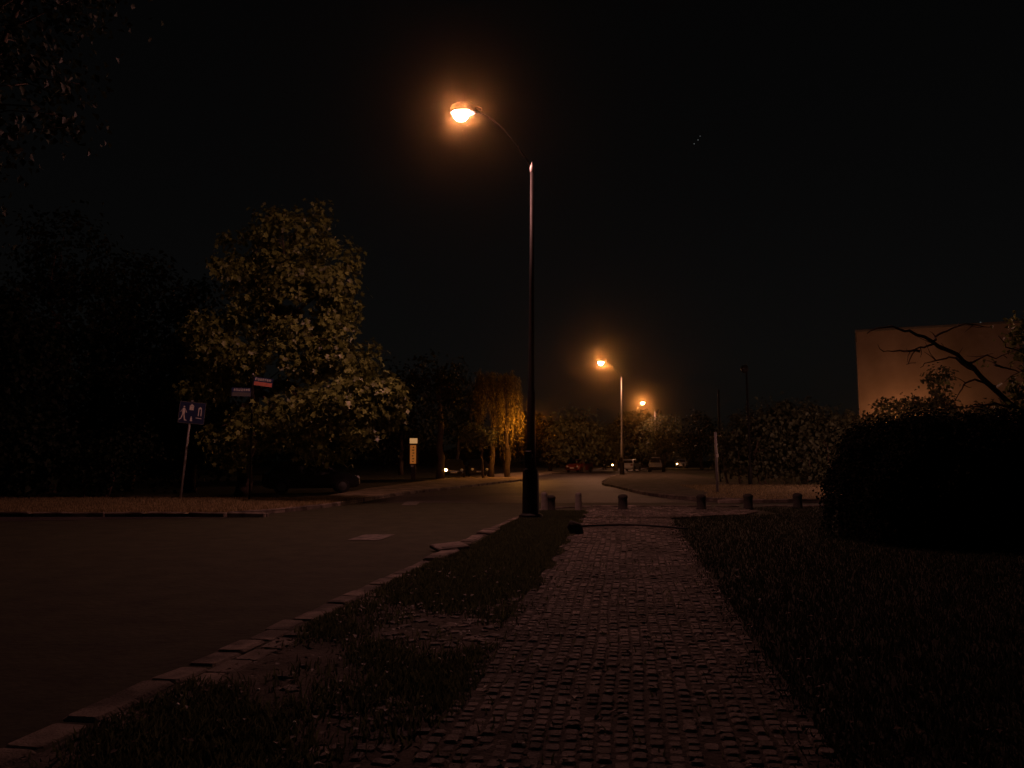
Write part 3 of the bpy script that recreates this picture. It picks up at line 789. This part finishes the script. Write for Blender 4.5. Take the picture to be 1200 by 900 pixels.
far = [
 ('round leafy tree lit on its right side beyond the road bend', 684, 92, [(672, 500, 26, 22, 46), (690, 515, 22, 22, 46), (660, 522, 18, 18, 26)]),
 ('small rounded tree behind the second lamp pole', 722, 104, [(722, 520, 15, 18, 30), (714, 508, 9, 10, 12)]),
 ('dim rounded tree under the most distant lamp, above the black van', 778, 122, [(776, 505, 24, 20, 46), (770, 524, 20, 14, 34), (792, 514, 12, 18, 20)]),
 ('dark tree directly right of the black lamp post, near the road bend', 645, 98, [(645, 515, 16, 22, 30), (640, 530, 12, 10, 14)]),
 ('large dark tree on the left side of the road behind the pylon sign', 470, 78, [(470, 470, 36, 45, 50), (440, 510, 34, 30, 40), (492, 500, 26, 24, 26)]),
 ('dark tall tree between the slender tree and the willow, farther back', 536, 100, [(536, 460, 22, 32, 40), (528, 495, 22, 22, 26), (550, 500, 16, 18, 20)]),
 ('dark tree right of the most distant lamp', 822, 118, [(822, 505, 22, 26, 40), (808, 525, 18, 15, 24)])]
for i, (lab, px, d, bs) in enumerate(far):
    x, y = at(px, d)[:2]
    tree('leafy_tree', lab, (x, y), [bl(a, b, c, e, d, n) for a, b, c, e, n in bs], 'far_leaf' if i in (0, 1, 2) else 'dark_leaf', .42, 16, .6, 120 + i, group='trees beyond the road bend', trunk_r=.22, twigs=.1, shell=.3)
# far wood closing the view
rng = np.random.default_rng(150)
n = 26000
xx = rng.uniform(-150, 190, n); yy = 205 + rng.normal(0, 8, n) - np.abs(xx) * .25
top = 9 + 3 * np.sin(xx * .07) + 2.2 * np.sin(xx * .19 + 1) + 1.2 * np.sin(xx * .5)
pos = np.column_stack([xx, yy, top * rng.random(n) ** .7]); pos = pos[(np.abs(xx - 42) > 9)]
o = polys('far_wood', leaf_verts(pos, unit(rng.normal(0, 1, (len(pos), 3))), 1.5, rng), 4, M['dark_leaf'], None, LEAF); tag(o, kind='stuff')

# shrubs right of the side street
sh = [('leafy shrub at the left end of the lit row, behind the unlit lamp post', 868, 47, [(868, 505, 22, 22, 26), (860, 540, 18, 24, 22)]),
      ('tall leafy shrub second from the left in the lit row', 902, 46, [(900, 492, 24, 18, 34), (905, 525, 26, 26, 34), (890, 550, 18, 14, 14)]),
      ('tallest leafy shrub in the middle of the lit row', 938, 45.5, [(935, 490, 24, 20, 40), (945, 515, 24, 24, 36), (935, 545, 24, 18, 26)]),
      ('leafy shrub right of the tallest one, left of the big dark hedge', 972, 45, [(970, 500, 24, 18, 36), (965, 530, 26, 22, 34), (955, 555, 20, 12, 20)]),
      ('leafy shrub at the left foot of the tan wall', 1008, 46, [(1005, 500, 20, 14, 26), (1015, 520, 26, 22, 30)]),
      ('shrub in front of the tan wall, peeping over the hedge top', 1060, 48, [(1045, 486, 18, 16, 30), (1070, 482, 16, 15, 26), (1058, 510, 34, 20, 30)]),
      ('shrub before the middle of the tan wall, touched by lamplight', 1110, 48, [(1105, 482, 20, 17, 34), (1100, 448, 11, 18, 12), (1115, 510, 34, 20, 26)]),
      ('shrub before the right part of the tan wall', 1160, 47, [(1150, 487, 26, 15, 36), (1165, 510, 34, 20, 26)])]
for i, (lab, px, d, bs) in enumerate(sh):
    x, y = at(px, d)[:2]
    tree('leafy_shrub', lab, (x, y), [bl(a, b, c, e, d, n) for a, b, c, e, n in bs], 'shrub_leaf', .24, 18, .32, 160 + i, 'shrub', 'leafy shrubs before the tan building', trunk_r=.1, stems=2, fork=.4, twigs=.15)

# the big dark hedge
rng = np.random.default_rng(200)
hc = at(1144, 15.2)
t = thing('hedge', 'big rounded unlit hedge filling the right side of the lawn', 'hedge', (hc[0], hc[1], 0))
def hz(a, ph, lump=True):                      # hedge surface by direction: squarish in plan, rounded shoulder
    e = .45
    f = lambda v, p: np.sign(v) * np.abs(v) ** p
    x = 2.55 * f(np.cos(ph), .55) * f(np.cos(a), .8); y = 1.9 * f(np.cos(ph), .55) * f(np.sin(a), .8); z = 2.22 * np.sin(ph) ** .62
    return x, y, z
na, nph = 40, 14; vs = []; fs = []
for j in range(nph + 1):
    ph = j / nph * PI / 2
    for i in range(na):
        a = 2 * PI * i / na
        x, y, z = hz(a, max(ph, 1e-4)); k = .92 + .03 * math.sin(a * 5 + j) + .02 * math.sin(a * 9 + 2 * j)
        vs.append((x * k, y * k, z * k - (.05 if j == 0 else 0)))
for j in range(nph):
    for i in range(na): fs.append((j * na + i, j * na + (i + 1) % na, j * na + na + (i + 1) % na, j * na + na + i))
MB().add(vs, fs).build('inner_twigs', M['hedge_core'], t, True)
n = 42000
a = rng.uniform(0, 2 * PI, n); ph = np.arcsin(rng.random(n) ** .9)
x, y, z = hz(a, ph)
k = 1 + .04 * np.sin(a * 5 + ph * 7) + .03 * np.sin(a * 11 - ph * 5) + rng.normal(0, .025, n) + (rng.random(n) < .08) * rng.uniform(0, .09, n)
pos = np.column_stack([x * k, y * k, np.maximum(z * k, .03)])
o_ = unit(np.column_stack([x / 2, y / 2, z * .5]))
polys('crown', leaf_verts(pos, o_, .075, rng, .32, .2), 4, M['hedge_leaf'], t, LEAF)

# bare branched tree at the right edge
rng = np.random.default_rng(210)
tx, ty = at(1236, 16)[:2]
t = thing('bare_branch_tree', 'half bare tree at the right edge with dark branches crossing the tan wall', 'tree', (tx, ty, 0))
mb = MB(); D = 15.6; O = Vector((tx, ty, 0))
def br(pp, r0, r1):
    pts = [P(px, py, D + dd) - O for px, py, dd in pp]
    fine = [Vector(q) for q in curve([tuple(p) for p in pts], 4)]
    fine = [p + Vector(rng.normal(0, .018, 3)) for p in fine]
    mb.tube(fine, [r0 + (r1 - r0) * i / (len(fine) - 1) for i in range(len(fine))], 7)
    return fine
mb.tube([(0, 0, -.1), (.02, 0, 1), (-.05, .02, 2.2), (.05, 0, 4), (.2, 0, 6.2)], [.2, .17, .15, .12, .05], 10)
main = [(1236, 500, .3), (1190, 478, 0), (1150, 440, -.2), (1110, 410, -.3), (1075, 392, -.3), (1045, 384, -.4), (1015, 389, -.5)]
br(main, .066, .01)
for pp in ([(1110, 410, -.3), (1088, 404, -.4), (1072, 412, -.5), (1064, 428, -.5)], [(1075, 412, -.5), (1055, 411, -.5), (1036, 412, -.6)], [(1150, 440, -.2), (1120, 421, -.1), (1095, 422, 0), (1078, 430, 0)],
           [(1165, 452, -.2), (1140, 446, -.3), (1125, 455, -.4), (1117, 478, -.4)], [(1190, 478, 0), (1160, 473, 0), (1130, 478, .1), (1105, 476, .1)], [(1135, 428, -.3), (1150, 420, -.3), (1180, 418, -.3)],
           [(1093, 400, -.3), (1105, 388, -.3), (1130, 380, -.4), (1160, 384, -.4)], [(1236, 430, .2), (1205, 415, .1), (1180, 405, 0), (1170, 392, 0)], [(1165, 426, -.2), (1178, 432, -.2), (1198, 436, -.2)], [(1236, 400, .2), (1200, 395, .2), (1185, 384, .2)]):
    f = br(pp, .026, .006)
    for k in range(4):
        j = rng.integers(1, len(f)); e = f[j] + Vector((rng.normal(-.1, .16), rng.normal(0, .1), rng.normal(.05, .14)))
        mb.tube([f[j], f[j].lerp(e, .5) + Vector(rng.normal(0, .02, 3)), e], [.01, .007, .004], 5)
mb.build('trunk', M['bark'], t, True)
pp, oo = [], []
for (px, py, r, n) in ((1190, 400, 10, 60), (1196, 385, 12, 90), (1200, 420, 10, 70), (1186, 452, 6, 50), (1192, 462, 6, 30), (1204, 470, 10, 90), (1155, 424, 6, 8), (1105, 452, 10, 10), (1215, 440, 14, 160), (1220, 380, 18, 180), (1170, 474, 10, 16)):
    c = np.array(P(px, py, D) - O); pp.append(c + rng.normal(0, 1, (n, 3)) * r * D / F * .7)
pp = np.concatenate(pp)
polys('crown', leaf_verts(pp, unit(rng.normal(0, 1, pp.shape)), .12, rng, .36), 4, M['maple'], t, LEAF)

# ---------------------------------------------------------------- stars
for i, (px, py, s, lab) in enumerate(((813.5, 168.5, 1, 'lowest of three faint stars in a slanting line'), (818, 164, 1, 'middle of three faint stars in a slanting line'), (820.5, 159.5, .8, 'uppermost of three faint stars in a slanting line'), (1149, 378, 1.2, 'lone hot pixel dot built like a star just above the roof of the tan block'))):  # the last dot stands for a hot camera pixel, made like the stars
    bm = bmesh.new(); bmesh.ops.create_icosphere(bm, subdivisions=2, radius=1.35 * s)
    me = bpy.data.meshes.new('star'); bm.to_mesh(me); bm.free()
    o = link('star', me, M['star'], None, True); o.location = P(px, py, 2000); tag(o, lab, 'star', 'faint stars')

# ---------------------------------------------------------------- orange mist volume added to imitate lens glow round the lamps
GLOW_HAZE = .0007
if GLOW_HAZE:
    o = MB().box((0, 210, 9.5), (1300, 880, 22)).build('glow_haze', None)
    o.data.materials.clear()
    m = bpy.data.materials.new('lens_glow_haze'); m.use_nodes = True; nt = m.node_tree; nt.nodes.remove(nt.nodes['Principled BSDF'])
    v = nt.nodes.new('ShaderNodeVolumePrincipled')
    v.inputs['Color'].default_value = (1, .72, .22, 1); v.inputs['Density'].default_value = GLOW_HAZE; v.inputs['Anisotropy'].default_value = .99
    nt.links.new(v.outputs[0], nt.nodes['Material Output'].inputs['Volume'])
    o.data.materials.append(m); tag(o, kind='stuff')

# ---------------------------------------------------------------- sky light, camera, render
w = bpy.data.worlds.new('World'); SC.world = w; w.use_nodes = True
nt = w.node_tree; N = nt.nodes; L = nt.links
bg = N['Background']
sky = N.new('ShaderNodeTexSky'); sky.sky_type = 'NISHITA'; sky.sun_disc = False
sky.sun_elevation = math.radians(35); sky.sun_rotation = math.radians(200)
hsv = N.new('ShaderNodeHueSaturation'); hsv.inputs['Saturation'].default_value = .12
L.new(sky.outputs[0], hsv.inputs['Color']); L.new(hsv.outputs[0], bg.inputs['Color'])
bg.inputs['Strength'].default_value = .0004

cam = bpy.data.cameras.new('camera'); co = bpy.data.objects.new('camera', cam); COL.objects.link(co)
co.location = (0, 0, H); co.rotation_euler = (PI / 2 + PITCH, 0, 0)
cam.sensor_width = 36; cam.lens = F / 1200 * 36; cam.clip_end = 6000
SC.camera = co
SC.view_settings.view_transform = 'Standard'; SC.view_settings.look = 'None'
SC.view_settings.exposure = 0; SC.view_settings.gamma = 1
cy = SC.cycles
try:
    cy.use_denoising = True; cy.denoiser = 'OPENIMAGEDENOISE'
    cy.max_bounces = 5; cy.diffuse_bounces = 2; cy.glossy_bounces = 2; cy.transmission_bounces = 3; cy.volume_bounces = 0; cy.transparent_max_bounces = 6
    cy.sample_clamp_indirect = 2.0; cy.caustics_reflective = False; cy.caustics_refractive = False
except Exception as e:
    print(e)
